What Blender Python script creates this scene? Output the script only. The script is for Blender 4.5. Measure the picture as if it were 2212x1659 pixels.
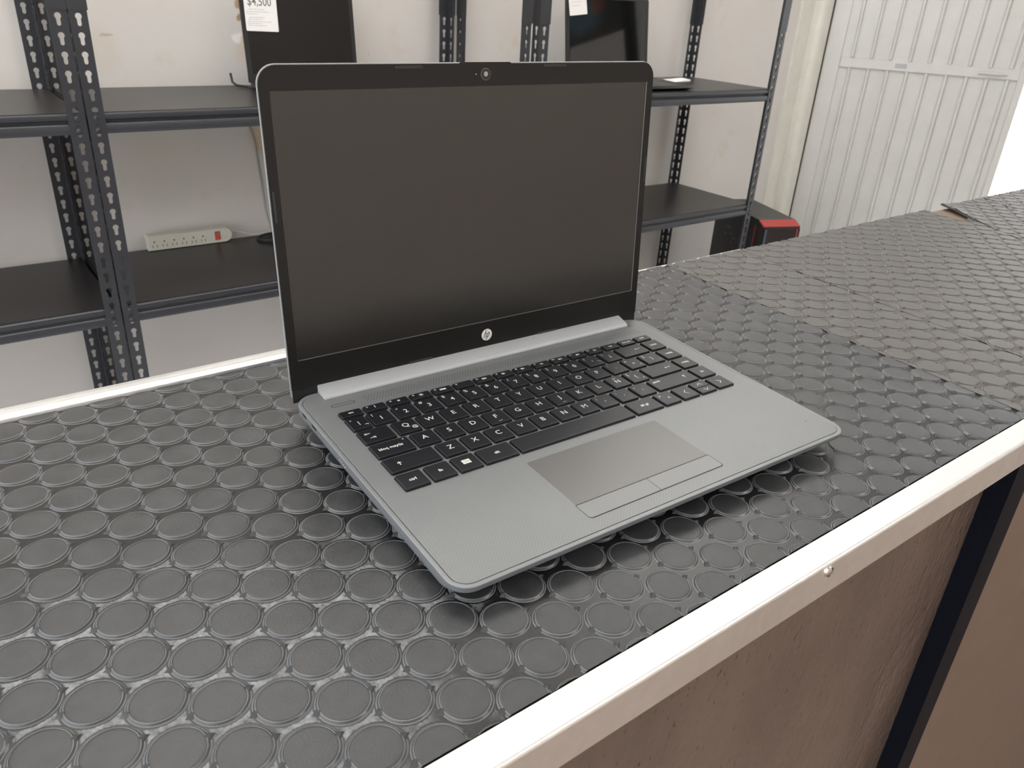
import bpy, bmesh, math, random
from mathutils import Matrix, Vector
from mathutils.geometry import tessellate_polygon

random.seed(7)
scene = bpy.context.scene
for o in list(bpy.data.objects):
    bpy.data.objects.remove(o, do_unlink=True)
COL = scene.collection

# ------------------------------------------------------------------ camera
CAM = Vector((-0.1691, -0.2479, 0.2825))
ROWS = ((0.80024199, -0.59730832, 0.05324964),      # right
        (-0.23003418, -0.38776179, -0.89259457),    # down
        (0.55380234, 0.70204242, -0.44770460))      # forward
cd = bpy.data.cameras.new('camera')
cam = bpy.data.objects.new('camera', cd)
COL.objects.link(cam)
m = Matrix.Identity(4)
for i in range(3):
    m[i][0] = ROWS[0][i]
    m[i][1] = -ROWS[1][i]
    m[i][2] = -ROWS[2][i]
    m[i][3] = CAM[i]
cam.matrix_world = m
cd.sensor_width = 36.0
cd.lens = 36.0 * 1692.455 / 2212.0
cd.clip_start = 0.01
cd.clip_end = 60
cd.dof.use_dof = True
cd.dof.focus_distance = 0.52
cd.dof.aperture_fstop = 28.0
scene.camera = cam

# ------------------------------------------------------------------ world, light, exposure
w = bpy.data.worlds.new('overcast_daylight')
scene.world = w
w.use_nodes = True
bg = w.node_tree.nodes['Background']
bg.inputs[0].default_value = (0.965, 0.98, 1.0, 1)
bg.inputs[1].default_value = 4.0
scene.view_settings.view_transform = 'Standard'
scene.view_settings.look = 'None'
scene.view_settings.gamma = 1.0
scene.view_settings.use_curve_mapping = False
scene.view_settings.exposure = -0.22
LAMP_W = 5.0           # each hung batten, downwards
LAMP_UP = 32.0         # added uplight of each hung batten, brightening the ceiling
FLOOR_Z = -1.018
scene.cycles.max_bounces = 6
scene.cycles.use_adaptive_sampling = True
scene.cycles.adaptive_threshold = 0.03
scene.cycles.diffuse_bounces = 4
scene.cycles.glossy_bounces = 3
CEIL_Z = 1.90

# ------------------------------------------------------------------ materials
def mat(name, col=(.5, .5, .5), rough=.5, metal=0.0, spec=.5):
    mt = bpy.data.materials.new(name)
    mt.use_nodes = True
    b = mt.node_tree.nodes['Principled BSDF']
    b.inputs['Base Color'].default_value = (*col, 1)
    b.inputs['Roughness'].default_value = rough
    b.inputs['Metallic'].default_value = metal
    b.inputs['Specular IOR Level'].default_value = spec
    return mt

def nt(mt):
    n = mt.node_tree
    return n, n.nodes['Principled BSDF']

def node(n, kind, **kw):
    x = n.nodes.new(kind)
    for k, v in kw.items():
        if k.startswith('i_'):
            x.inputs[int(k[2:])].default_value = v
        else:
            setattr(x, k, v)
    return x

def math_n(n, op, a, b=None, c=None, clamp=False):
    x = n.nodes.new('ShaderNodeMath')
    x.operation = op
    x.use_clamp = clamp
    for i, v in enumerate((a, b, c)):
        if v is None:
            continue
        if isinstance(v, (int, float)):
            x.inputs[i].default_value = v
        else:
            n.links.new(v, x.inputs[i])
    return x.outputs[0]

def coords(n):
    t = n.nodes.new('ShaderNodeTexCoord')
    return t.outputs['Object']

def noise(n, vec, scale, detail=3.0, rough=.5):
    x = n.nodes.new('ShaderNodeTexNoise')
    x.inputs['Scale'].default_value = scale
    x.inputs['Detail'].default_value = detail
    x.inputs['Roughness'].default_value = rough
    n.links.new(vec, x.inputs['Vector'])
    return x.outputs['Fac']

def mixc(n, fac, a, b):
    x = n.nodes.new('ShaderNodeMix')
    x.data_type = 'RGBA'
    if isinstance(fac, (int, float)):
        x.inputs[0].default_value = fac
    else:
        n.links.new(fac, x.inputs[0])
    for i, v in ((6, a), (7, b)):
        if isinstance(v, tuple):
            x.inputs[i].default_value = (*v, 1)
        else:
            n.links.new(v, x.inputs[i])
    return x.outputs[2]

def mrange(n, v, a, b, c=0.0, d=1.0, smooth=False):
    x = n.nodes.new('ShaderNodeMapRange')
    if smooth:
        x.interpolation_type = 'SMOOTHSTEP'
    n.links.new(v, x.inputs[0])
    for i, q in enumerate((a, b, c, d)):
        x.inputs[i + 1].default_value = q
    return x.outputs[0]

def bump(n, b, h, strength=.3, dist=.001):
    x = n.nodes.new('ShaderNodeBump')
    x.inputs['Strength'].default_value = strength
    x.inputs['Distance'].default_value = dist
    n.links.new(h, x.inputs['Height'])
    n.links.new(x.outputs[0], b.inputs['Normal'])

def speckle(name, col, rough, scale=600., amt=.15, metal=0.0, bmp=0.0, bdist=.0005, spec=.5, rvar=0.0):
    mt = mat(name, col, rough, metal, spec)
    n, b = nt(mt)
    f = noise(n, coords(n), scale, 4.0, .6)
    k = mrange(n, f, .3, .7, 1 - amt, 1 + amt)
    x = n.nodes.new('ShaderNodeVectorMath')
    x.operation = 'SCALE'
    x.inputs[0].default_value = col
    n.links.new(k, x.inputs['Scale'])
    n.links.new(x.outputs[0], b.inputs['Base Color'])
    if rvar:
        n.links.new(mrange(n, f, .3, .7, rough - rvar, rough + rvar), b.inputs['Roughness'])
    if bmp:
        bump(n, b, f, bmp, bdist)
    return mt

M = {}
M['alu'] = speckle('brushed_aluminium', (.93, .93, .92), .42, 90., .03, 1.0)
M['steel'] = mat('screw_steel', (.72, .70, .68), .25, 1.0)
M['slot'] = mat('slot_dark', (.02, .015, .012), .6)
M['board'] = speckle('worn_brown_board', (.20, .14, .10), .6, 60., .2, bmp=.2)
M['post'] = speckle('navy_black_paint', (.005, .006, .010), .45, 200., .2, bmp=.08, spec=.06)
M['rack'] = speckle('charcoal_powder_coat', (.028, .030, .035), .38, 500., .12, bmp=.06)
M['shelf'] = speckle('black_laminate_shelf', (.018, .016, .016), .36, 300., .2, bmp=.05)
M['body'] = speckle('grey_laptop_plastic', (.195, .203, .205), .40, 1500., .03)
M['bodyshade'] = speckle('grey_laptop_side_shaded', (.135, .145, .155), .42, 1500., .03)  # same plastic as the body, darkened to put shade on the sides
M['bar'] = mat('silver_hinge_cover', (.42, .43, .435), .38)
M['pad'] = mat('touchpad_surface', (.125, .123, .118), .33, 0, .36)
M['padbtn'] = mat('touchpad_buttons', (.195, .20, .20), .45)
M['key'] = speckle('black_keycap', (.0085, .009, .012), .40, 1200., .1, spec=.42)
M['skirt'] = mat('keycap_skirt', (.006, .006, .008), .35)
M['legend'] = mat('key_print_white', (.72, .70, .66), .6)
M['bezel'] = speckle('matt_black_bezel', (.007, .0065, .0062), .32, 2500., .08, bmp=.05, bdist=.0001, spec=.40)
M['screen'] = mat('matt_lcd', (.0095, .0088, .0080), .22, 0, 1.0)
M['shell'] = mat('lid_shell_silver', (.27, .28, .285), .42, .1)
M['rubber'] = mat('black_rubber', (.02, .02, .022), .5)
M['black'] = mat('black_recess', (.004, .004, .004), .6)
M['lens'] = mat('camera_glass', (.02, .02, .02), .08)
M['lensring'] = mat('camera_ring', (.10, .095, .09), .3)
M['pupil'] = mat('camera_pupil', (.32, .31, .29), .35)
M['logo'] = mat('logo_silver', (.62, .60, .57), .35)
M['grille'] = mat('speaker_hole', (.03, .03, .03), .7)
M['port'] = mat('port_dark', (.02, .02, .022), .4)
M['paper'] = mat('white_paper', (.82, .81, .79), .75)
M['ink'] = mat('grey_ink', (.50, .50, .50), .8)
M['inkdark'] = mat('dark_ink', (.17, .17, .17), .8)
M['strip'] = mat('cream_plastic', (.62, .60, .52), .45)
M['stripslot'] = mat('outlet_slot', (.16, .15, .13), .6)
M['red'] = mat('red_rocker', (.60, .06, .03), .35)
M['cable'] = mat('black_cable', (.012, .012, .012), .5)
M['greycable'] = mat('grey_cable', (.30, .30, .29), .55)
M['tan_cable'] = mat('cream_cable', (.60, .56, .48), .55)
M['case_top'] = speckle('pc_case_top', (.055, .055, .052), .55, 400., .1)
M['case'] = mat('pc_case_black', (.010, .010, .012), .35)
M['case_front'] = mat('pc_case_front', (.018, .012, .012), .25)
M['case_red'] = mat('pc_case_red', (.36, .045, .04), .45)
M['case_blue'] = mat('pc_case_edge', (.06, .09, .13), .3)
M['gold'] = mat('gold_print', (.14, .09, .05), .5)
M['lapblack'] = mat('black_laptop_plastic', (.012, .012, .013), .4)
M['lapscreen'] = mat('dark_screen', (.012, .0105, .010), .25, 0, .3)
M['glossscreen'] = mat('gloss_screen', (.006, .006, .006), .04, 0.0, .9)
M['doorp'] = speckle('cream_white_enamel', (.60, .60, .57), .30, 12., .03)
M['jamb'] = speckle('cream_jamb', (.66, .65, .58), .45, 15., .05)
M['floor'] = speckle('warm_terrazzo_floor', (.26, .195, .155), .40, 25., .15)
M['floor_in'] = speckle('pale_floor_tile', (.66, .67, .69), .35, 20., .06)
M['ceil'] = mat('white_ceiling', (.85, .84, .82), .9)
M['gap_shade'] = mat('brown_gap_shade', (.045, .032, .018), .7)
M['foot'] = mat('grey_rubber_foot', (.03, .03, .03), .7)

# wall: off-white paint with scattered stains
def wall_mat(name, col, stains=True):
    mt = mat(name, col, .62, 0, .35)
    n, b = nt(mt)
    co = coords(n)
    a = noise(n, co, 1.6, 5.0, .55)
    base = mixc(n, mrange(n, a, .35, .7), tuple(c * 1.03 for c in col), (col[0] * .93, col[1] * .92, col[2] * .90))
    if stains:
        s = noise(n, co, 5.2, 6.0, .62)
        f = mrange(n, s, .57, .72, 0, .34, True)
        base = mixc(n, f, base, (.50, .40, .27))
        s2 = noise(n, co, 21., 3.0, .5)
        f2 = mrange(n, s2, .74, .80, 0, .35, True)
        base = mixc(n, f2, base, (.40, .30, .17))
        # a few marks with a place of their own: (x, z, rx, rz, colour, amount)
        sep = n.nodes.new('ShaderNodeSeparateXYZ')
        n.links.new(co, sep.inputs[0])
        warp = math_n(n, 'MULTIPLY', math_n(n, 'SUBTRACT', noise(n, co, 30., 3.0), .5), .03)
        for (px, pz, rx, rz, cc, am) in STAINS:
            dx = math_n(n, 'DIVIDE', math_n(n, 'ADD', math_n(n, 'SUBTRACT', sep.outputs[0], px), warp), rx)
            dz = math_n(n, 'DIVIDE', math_n(n, 'ADD', math_n(n, 'SUBTRACT', sep.outputs[2], pz), warp), rz)
            d = math_n(n, 'SQRT', math_n(n, 'ADD', math_n(n, 'MULTIPLY', dx, dx), math_n(n, 'MULTIPLY', dz, dz)))
            base = mixc(n, mrange(n, d, .45, 1.1, am, 0, True), base, cc)
    n.links.new(base, b.inputs['Base Color'])
    bump(n, b, noise(n, co, 40., 5.0), .12, .004)
    return mt

STAINS = [(0.712, .205, .012, .016, (.30, .17, .05), .8), (0.712, .168, .010, .012, (.28, .16, .05), .85),
          (0.725, .090, .040, .055, (.58, .47, .33), .55), (0.700, .115, .018, .018, (.88, .87, .85), .6),
          (0.330, .075, .055, .075, (.50, .43, .34), .32), (0.345, .118, .020, .006, (.30, .24, .17), .55),
          (0.735, -.170, .035, .060, (.55, .42, .24), .6), (0.755, -.215, .018, .03, (.50, .36, .20), .5),
          (0.790, -.290, .02, .06, (.60, .50, .38), .4), (0.43, -.20, .12, .06, (.66, .59, .50), .35),
          (1.735, .115, .020, .030, (.60, .48, .34), .45), (1.93, .03, .012, .06, (.62, .50, .34), .4),
          (2.47, -.415, .008, .008, (.10, .08, .06), .8)]
M['wall'] = wall_mat('stained_white_wall', (.60, .572, .54))
M['wall_warm'] = mat('warm_beige_wall', (.70, .63, .56), .7)
M['wall_plain'] = wall_mat('white_wall', (.82, .81, .78), False)

# lacquered brown sheet under the counter edge
mt = mat('brown_lacquered_panel', (.085, .055, .042), .22)
n, b = nt(mt)
mp = n.nodes.new('ShaderNodeMapping')
mp.inputs['Scale'].default_value = (1.0, 1.0, .45)
n.links.new(coords(n), mp.inputs[0])
h1 = noise(n, mp.outputs[0], 170., 4.0, .6)
h2 = noise(n, mp.outputs[0], 14., 3.0, .5)
hh = math_n(n, 'ADD', math_n(n, 'MULTIPLY', h1, .5), math_n(n, 'MULTIPLY', h2, 1.5))
bump(n, b, hh, .8, .0022)
mp2 = n.nodes.new('ShaderNodeMapping')
mp2.inputs['Scale'].default_value = (1.0, 1.0, .28)
mp2.inputs['Rotation'].default_value = (0, .25, 0)
n.links.new(coords(n), mp2.inputs[0])
dash = mrange(n, noise(n, mp2.outputs[0], 330., 2.0, .5), .66, .72, 0, .75, True)
pc = mixc(n, mrange(n, h2, .3, .7), (.140, .102, .082), (.104, .075, .060))
n.links.new(mixc(n, dash, pc, (.035, .022, .017)), b.inputs['Base Color'])
M['panel'] = mt
M['panel2'] = speckle('tan_lacquered_panel', (.15, .105, .078), .30, 30., .10, bmp=.06, bdist=.001)

# moulded rubber: studs and sheet
LX, LY, LS, LP = .02225, -.0147, .0300, None
def stud_mat(name, col, rough):
    mt = mat(name, col, rough)
    n, b = nt(mt)
    co = n.nodes.new('ShaderNodeNewGeometry').outputs['Position']
    f = noise(n, co, 900., 5.0, .65)
    g = noise(n, co, 60., 3.0, .55)
    hh = math_n(n, 'ADD', math_n(n, 'MULTIPLY', f, .6), math_n(n, 'MULTIPLY', g, .25))
    bump(n, b, hh, .34, .0008)
    cc = mixc(n, mrange(n, g, .35, .7), col, tuple(c * 1.5 + .006 for c in col))
    n.links.new(cc, b.inputs['Base Color'])
    n.links.new(mrange(n, g, .3, .7, rough - .05, rough + .07), b.inputs['Roughness'])
    return mt

def sheet_mat(name, col, dirt, rough, org, dust):
    mt = mat(name, col, rough, 0, .36)
    n, b = nt(mt)
    co = n.nodes.new('ShaderNodeNewGeometry').outputs['Position']
    sep = n.nodes.new('ShaderNodeSeparateXYZ')
    n.links.new(co, sep.inputs[0])
    dx = math_n(n, 'SUBTRACT', sep.outputs[0], org[0])
    dy = math_n(n, 'SUBTRACT', sep.outputs[1], org[1])
    i0 = math_n(n, 'FLOOR', math_n(n, 'DIVIDE', dx, LX))
    ds = []
    for k in (0, 1):
        i = math_n(n, 'ADD', i0, k)
        ex = math_n(n, 'SUBTRACT', dx, math_n(n, 'MULTIPLY', i, LX))
        yy = math_n(n, 'SUBTRACT', dy, math_n(n, 'MULTIPLY', i, LY))
        ey = math_n(n, 'SUBTRACT', yy, math_n(n, 'MULTIPLY', math_n(n, 'ROUND', math_n(n, 'DIVIDE', yy, LS)), LS))
        ds.append(math_n(n, 'SQRT', math_n(n, 'ADD', math_n(n, 'MULTIPLY', ex, ex), math_n(n, 'MULTIPLY', ey, ey))))
    d = math_n(n, 'MINIMUM', ds[0], ds[1])
    big = noise(n, co, 14., 4.0, .6)
    fine = noise(n, co, 500., 4.0, .7)
    cc = mixc(n, mrange(n, big, .35, .7), col, dirt)
    # dried dust left between the studs where nobody wipes (a patch with its own outline)
    if dust:
        ax = math_n(n, 'DIVIDE', math_n(n, 'SUBTRACT', sep.outputs[0], dust[0]), dust[2])
        ay = math_n(n, 'DIVIDE', math_n(n, 'SUBTRACT', sep.outputs[1], dust[1]), dust[3])
        r = math_n(n, 'SQRT', math_n(n, 'ADD', math_n(n, 'MULTIPLY', ax, ax), math_n(n, 'MULTIPLY', ay, ay)))
        r = math_n(n, 'ADD', r, math_n(n, 'MULTIPLY', math_n(n, 'SUBTRACT', noise(n, co, 35., 4.0), .5), 1.1))
        region = mrange(n, r, .75, 1.1, 1, 0, True)
        band = mrange(n, math_n(n, 'ADD', d, math_n(n, 'MULTIPLY', math_n(n, 'SUBTRACT', fine, .5), .0016)), .01365, .01440, 0, 1, True)
        f = math_n(n, 'MULTIPLY', math_n(n, 'MULTIPLY', region, band), mrange(n, math_n(n, 'ADD', math_n(n, 'MULTIPLY', fine, .5), math_n(n, 'MULTIPLY', noise(n, co, 130., 3.0), .5)), .36, .6, .15, 1.0))
        cc = mixc(n, f, cc, (.28, .29, .295))
        n.links.new(mrange(n, f, 0, 1, rough, .85), b.inputs['Roughness'])
    n.links.new(cc, b.inputs['Base Color'])
    bump(n, b, math_n(n, 'ADD', fine, math_n(n, 'MULTIPLY', big, .6)), .12, .0005)
    return mt

# woven-look top plate of the laptop
mt = mat('woven_grey_deck', (.285, .295, .29), .43)
n, b = nt(mt)
sep = n.nodes.new('ShaderNodeSeparateXYZ')
n.links.new(coords(n), sep.inputs[0])
K = 2 * math.pi / .0024
sx = math_n(n, 'SINE', math_n(n, 'MULTIPLY', sep.outputs[0], K))
sy = math_n(n, 'SINE', math_n(n, 'MULTIPLY', sep.outputs[1], K))
pr = math_n(n, 'MULTIPLY', sx, sy)
n.links.new(mixc(n, mrange(n, pr, -1, 1), (.166, .172, .172), (.201, .209, .209)), b.inputs['Base Color'])
bump(n, b, pr, .10, .0001)
M['deck'] = mt

# ------------------------------------------------------------------ geometry helpers
class MB:
    def __init__(self):
        self.v, self.f, self.mi = [], [], []
    def add(self, vs, fs, mi=0):
        k = len(self.v)
        self.v += [tuple(q) for q in vs]
        self.f += [tuple(i + k for i in f) for f in fs]
        self.mi += [mi] * len(fs)
        return self
    def box(self, x0, x1, y0, y1, z0, z1, mi=0):
        return self.add([(x, y, z) for z in (z0, z1) for (x, y) in ((x0, y0), (x1, y0), (x1, y1), (x0, y1))],
                        [(3, 2, 1, 0), (4, 5, 6, 7), (0, 1, 5, 4), (1, 2, 6, 5), (2, 3, 7, 6), (3, 0, 4, 7)], mi)
    def loft(self, rings, cap0=True, cap1=True, closed=True, mi=0):
        nn = len(rings[0])
        vs = [p for r in rings for p in r]
        fs = []
        for a in range(len(rings) - 1):
            for i in range(nn if closed else nn - 1):
                j = (i + 1) % nn
                fs.append((a * nn + i, a * nn + j, (a + 1) * nn + j, (a + 1) * nn + i))
        if cap0:
            fs.append(tuple(reversed(range(nn))))
        if cap1:
            fs.append(tuple(range((len(rings) - 1) * nn, len(rings) * nn)))
        return self.add(vs, fs, mi)
    def prism(self, poly, z0, z1, mi=0):
        return self.loft([[(x, y, z0) for x, y in poly], [(x, y, z1) for x, y in poly]], mi=mi)
    def extrude_x(self, prof, x0, x1, mi=0):
        """prof: list of (y,z)"""
        return self.loft([[(x0, y, z) for y, z in prof], [(x1, y, z) for y, z in prof]], mi=mi)
    def tube(self, pts, r, seg=8, mi=0):
        pts = [Vector(p) for p in pts]
        rings = []
        for i, p in enumerate(pts):
            t = (pts[min(i + 1, len(pts) - 1)] - pts[max(i - 1, 0)]).normalized()
            a = t.orthogonal().normalized() if i == 0 else (rings_a - t * rings_a.dot(t)).normalized()
            rings_a = a
            c = t.cross(a)
            rings.append([tuple(p + r * (math.cos(2 * math.pi * k / seg) * a + math.sin(2 * math.pi * k / seg) * c)) for k in range(seg)])
        return self.loft(rings, mi=mi)
    def lathe(self, prof, seg=24, c=(0, 0, 0), mi=0):
        """prof: (r,z) from outside in; closes at the centre if last r==0"""
        rings = []
        for r, z in prof:
            rings.append([(c[0] + r * math.cos(2 * math.pi * k / seg), c[1] + r * math.sin(2 * math.pi * k / seg), c[2] + z) for k in range(seg)])
        return self.loft(rings, cap0=False, cap1=True, mi=mi)
    def build(self, name, mats, parent=None, smooth=None, loc=None, rot=None):
        me = bpy.data.meshes.new(name)
        me.from_pydata(self.v, [], self.f)
        if not isinstance(mats, (list, tuple)):
            mats = [mats]
        for x in mats:
            me.materials.append(x)
        if len(mats) > 1:
            me.polygons.foreach_set('material_index', self.mi)
        me.validate()
        bm = bmesh.new()
        bm.from_mesh(me)
        bmesh.ops.recalc_face_normals(bm, faces=bm.faces)
        bm.to_mesh(me)
        bm.free()
        me.update()
        if smooth is not None:
            shade(me, smooth)
        return link(name, me, parent, loc, rot)

def shade(me, ang=35):
    me.polygons.foreach_set('use_smooth', [True] * len(me.polygons))
    bm = bmesh.new()
    bm.from_mesh(me)
    la = math.radians(ang)
    for e in bm.edges:
        if len(e.link_faces) == 2:
            e.smooth = e.calc_face_angle(0) < la
    bm.to_mesh(me)
    bm.free()

def link(name, me, parent=None, loc=None, rot=None):
    o = bpy.data.objects.new(name, me)
    COL.objects.link(o)
    if parent:
        o.parent = parent
    if loc:
        o.location = loc
    if rot:
        o.rotation_euler = rot
    return o

def empty(name, loc=(0, 0, 0), rotz=0.0):
    o = bpy.data.objects.new(name, None)
    o.empty_display_size = .05
    COL.objects.link(o)
    o.location = loc
    o.rotation_euler = (0, 0, rotz)
    return o

def tag(o, label, cat, group=None, kind=None):
    o['label'] = label
    o['category'] = cat
    if group:
        o['group'] = group
    if kind:
        o['kind'] = kind
    return o

def struct(o, label, cat):
    return tag(o, label, cat, kind='structure')

def rrect(x0, y0, x1, y1, r, seg=6):
    """rounded rectangle, CCW; r = radius or (bl, br, tr, tl)"""
    if isinstance(r, (int, float)):
        r = (r,) * 4
    out = []
    for (cx, cy, a0, rr) in ((x0, y0, 180, r[0]), (x1, y0, 270, r[1]), (x1, y1, 0, r[2]), (x0, y1, 90, r[3])):
        ox = cx + (rr if cx == x0 else -rr)
        oy = cy + (rr if cy == y0 else -rr)
        for k in range(seg + 1):
            a = math.radians(a0 + 90 * k / seg)
            out.append((ox + rr * math.cos(a), oy + rr * math.sin(a)))
    return out

_txt = {}
def text_mesh(s, size, bold=0.0, shear=0.0, res=3):
    """flat mesh of a word in the built-in font, centred on its own box"""
    key = (s, size, bold, shear)
    if key in _txt:
        return _txt[key]
    cu = bpy.data.curves.new('t', 'FONT')
    cu.body = s
    cu.size = size
    cu.resolution_u = res
    cu.offset = bold
    cu.shear = shear
    ob = bpy.data.objects.new('t', cu)
    COL.objects.link(ob)
    dg = bpy.context.evaluated_depsgraph_get()
    me = bpy.data.meshes.new_from_object(ob.evaluated_get(dg))
    bpy.data.objects.remove(ob, do_unlink=True)
    bpy.data.curves.remove(cu)
    vs = [tuple(q.co) for q in me.vertices]
    fs = [tuple(q.vertices) for q in me.polygons]
    bpy.data.meshes.remove(me)
    if vs:
        cx = (min(q[0] for q in vs) + max(q[0] for q in vs)) / 2
        cy = (min(q[1] for q in vs) + max(q[1] for q in vs)) / 2
        vs = [(a - cx, b - cy, 0) for a, b, _ in vs]
    _txt[key] = (vs, fs)
    return _txt[key]

def stroke(pts, wd):
    """flat polyline ribbon"""
    vs, fs = [], []
    for a in range(len(pts) - 1):
        p, q = Vector((*pts[a], 0)), Vector((*pts[a + 1], 0))
        t = (q - p).normalized()
        nn = Vector((-t.y, t.x, 0)) * wd / 2
        e = t * wd * .3
        k = len(vs)
        vs += [tuple(p - nn - e), tuple(q - nn + e), tuple(q + nn + e), tuple(p + nn - e)]
        fs.append((k, k + 1, k + 2, k + 3))
    return vs, fs

# ================================================================== THE ROOM
YW = 2.268
o = MB().box(-3.2, 4.8, YW, YW + .12, FLOOR_Z, CEIL_Z).build('wall_back', M['wall'])
struct(o, 'stained off-white painted back wall behind the black shelving racks', 'wall')
wr = MB()
wr.box(4.7, 4.82, -2.6, .25, FLOOR_Z, CEIL_Z)
wr.box(4.7, 4.82, 2.10, YW, FLOOR_Z, CEIL_Z)
wr.box(4.7, 4.82, .25, 2.10, 1.20, CEIL_Z)  # opening below is added so that bright sky shows past the door
o = wr.build('wall_right', M['wall_plain'])
struct(o, 'white side wall at the right with an added wide opening showing bright sky beyond the ribbed door', 'wall')
o = MB().box(-1.3, 4.82, -2.72, -2.6, FLOOR_Z, CEIL_Z).build('wall_front', M['wall_warm'])
struct(o, 'warm beige interior wall facing the counter, behind the viewer', 'wall')
o = MB().box(-8, 9, -8, .33, FLOOR_Z - .1, FLOOR_Z).build('floor', M['floor'])
struct(o, 'warm brown polished floor on the customer side of the counter', 'floor')
o = MB().box(-8, 9, .33, YW + .12, FLOOR_Z - .1, FLOOR_Z).build('floor', M['floor_in'])
struct(o, 'pale tiled floor behind the counter below the racks', 'floor')
o = MB().box(-1.3, 4.82, -2.6, YW + .12, CEIL_Z, CEIL_Z + .1).build('ceiling', M['ceil'])
struct(o, 'plain white ceiling over the shop', 'ceiling')

def ceiling_lamp(x, y, label):
    t = empty('ceiling_batten', (x, y, CEIL_Z - .30))
    tag(t, label, 'ceiling light', 'tube lights on the ceiling')
    MB().box(-.62, .62, -.035, .035, .01, .05).build('housing', M['ceil'], t)
    em = bpy.data.materials.get('tube_glow')
    if not em:
        em = mat('tube_glow', (.9, .9, .9), .5)
        _, b = nt(em)
        b.inputs['Emission Color'].default_value = (1.0, .96, .90, 1)
        b.inputs['Emission Strength'].default_value = 3.0
    r = MB()
    r.loft([[(xx, .014 * math.cos(a), .014 * math.sin(a) - .008) for a in [2 * math.pi * k / 12 for k in range(12)]] for xx in (-.6, .6)])
    r.build('tube', em, t, 60)
    ld = bpy.data.lights.new('tube_light', 'AREA')
    ld.shape = 'RECTANGLE'
    ld.size, ld.size_y = 1.2, .10
    ld.energy = LAMP_W
    ld.color = (1.0, .985, .96)
    link('lamp_light', ld, t, (0, 0, -.03))
    lu = ld.copy()
    lu.energy = LAMP_UP
    link('added_uplight', lu, t, (0, 0, .06), (math.pi, 0, 0))  # extra upward light, added to make the ceiling brighter
    for sx in (-.5, .5):
        MB().box(sx - .003, sx + .003, -.003, .003, .05, .30).build('hanger', M['ceil'], t)
    return t

ceiling_lamp(.1, 1.35, 'white tube batten hung under the ceiling above the back of the counter')
ceiling_lamp(1.9, -1.5, 'added unseen tube batten over the customer side, brightening the front wall')  # lamp added to light the front wall that the screen reflects
ceiling_lamp(2.1, 1.35, 'white tube batten hung under the ceiling towards the ribbed door')

# ---- ribbed sheet-metal door standing ajar
HX, HY = 3.641, 2.234
DD = Vector((.529, -.848, 0)).normalized()
ang = math.atan2(DD.y, DD.x)
door = empty('door_1', (HX, HY, FLOOR_Z), ang)
struct(door, 'cream white sheet-metal door with vertical ribs and a cross bar, standing ajar', 'door')
z0 = -FLOOR_Z
DH = 2.15
MB().box(.012, .925, .004, .030, .01, DH).build('door_leaf', M['doorp'], door)
def slab(name, x0, x1, zz0, zz1, th, m='doorp', par=door, ch=.003):
    mb = MB()
    mb.loft([[(x0, .004, zz0), (x1, .004, zz0), (x1, .004, zz1), (x0, .004, zz1)],
             [(x0, -th + ch, zz0), (x1, -th + ch, zz0), (x1, -th + ch, zz1), (x0, -th + ch, zz1)],
             [(x0 + ch, -th, zz0 + ch), (x1 - ch, -th, zz0 + ch), (x1 - ch, -th, zz1 - ch), (x0 + ch, -th, zz1 - ch)]])
    return mb.build(name, M[m], par)
slab('stile', .012, .096, .01, DH, .006)
slab('stile', .893, .925, .01, DH, .006)
slab('cross_bar', .096, .893, z0 + .031, z0 + .080, .009)
slab('bottom_rail', .096, .893, .01, .10, .006)
slab('top_rail', .096, .893, DH - .09, DH, .006)
rib = None
for k in range(9):
    x = .147 + .0879 * k
    for (a, c) in ((.10, z0 + .031), (z0 + .080, DH - .09)):
        r = MB()
        prof = [(x - .0078, .004), (x - .0068, -.012), (x - .003, -.016), (x + .003, -.016), (x + .0068, -.012), (x + .0078, .004)]
        r.loft([[(px, py, a) for px, py in prof], [(px, py, c) for px, py in prof]])
        r.build('rib', M['doorp'], door, 50)
slab('latch_plate', .350, .405, z0 + .044, z0 + .068, .0105, 'bar')
MB().tube([(.72, -.012, z0 + .055), (.80, -.02, z0 + .055), (.84, -.012, z0 + .055)], .007).build('bolt', M['doorp'], door, 50)
jamb = empty('trim_1', (3.44, YW, FLOOR_Z))
struct(jamb, 'cream metal door jamb with a rounded edge beside the rack', 'trim')
MB().box(0, .10, -.012, 0, 0, 2.3).build('flat_strip', M['jamb'], jamb)
pr = rrect(.095, -.065, .180, 0, (.028, .012, .001, .001), 6)
MB().prism(pr, 0, 2.3).build('rounded_post', M['jamb'], jamb, 40)
MB().box(.1805, .196, -.058, -.0, 0, 2.3).build('gap_shade', M['gap_shade'], jamb)  # dark strip standing in for the shaded gap beside the door

# ================================================================== THE COUNTER
CX0, CX1 = -.32, 2.3
counter = empty('shop_counter', (0, 0, FLOOR_Z))
tag(counter, 'long shop counter with aluminium edging and a brown lacquered front', 'counter')
cz = -FLOOR_Z
def cpart(mb, name, m, sm=None):
    return mb.build(name, M[m] if isinstance(m, str) else m, counter, sm)
cpart(MB().box(CX0, CX1, -.070, .352, cz - .024, cz - .0042), 'worktop', 'board')
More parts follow.
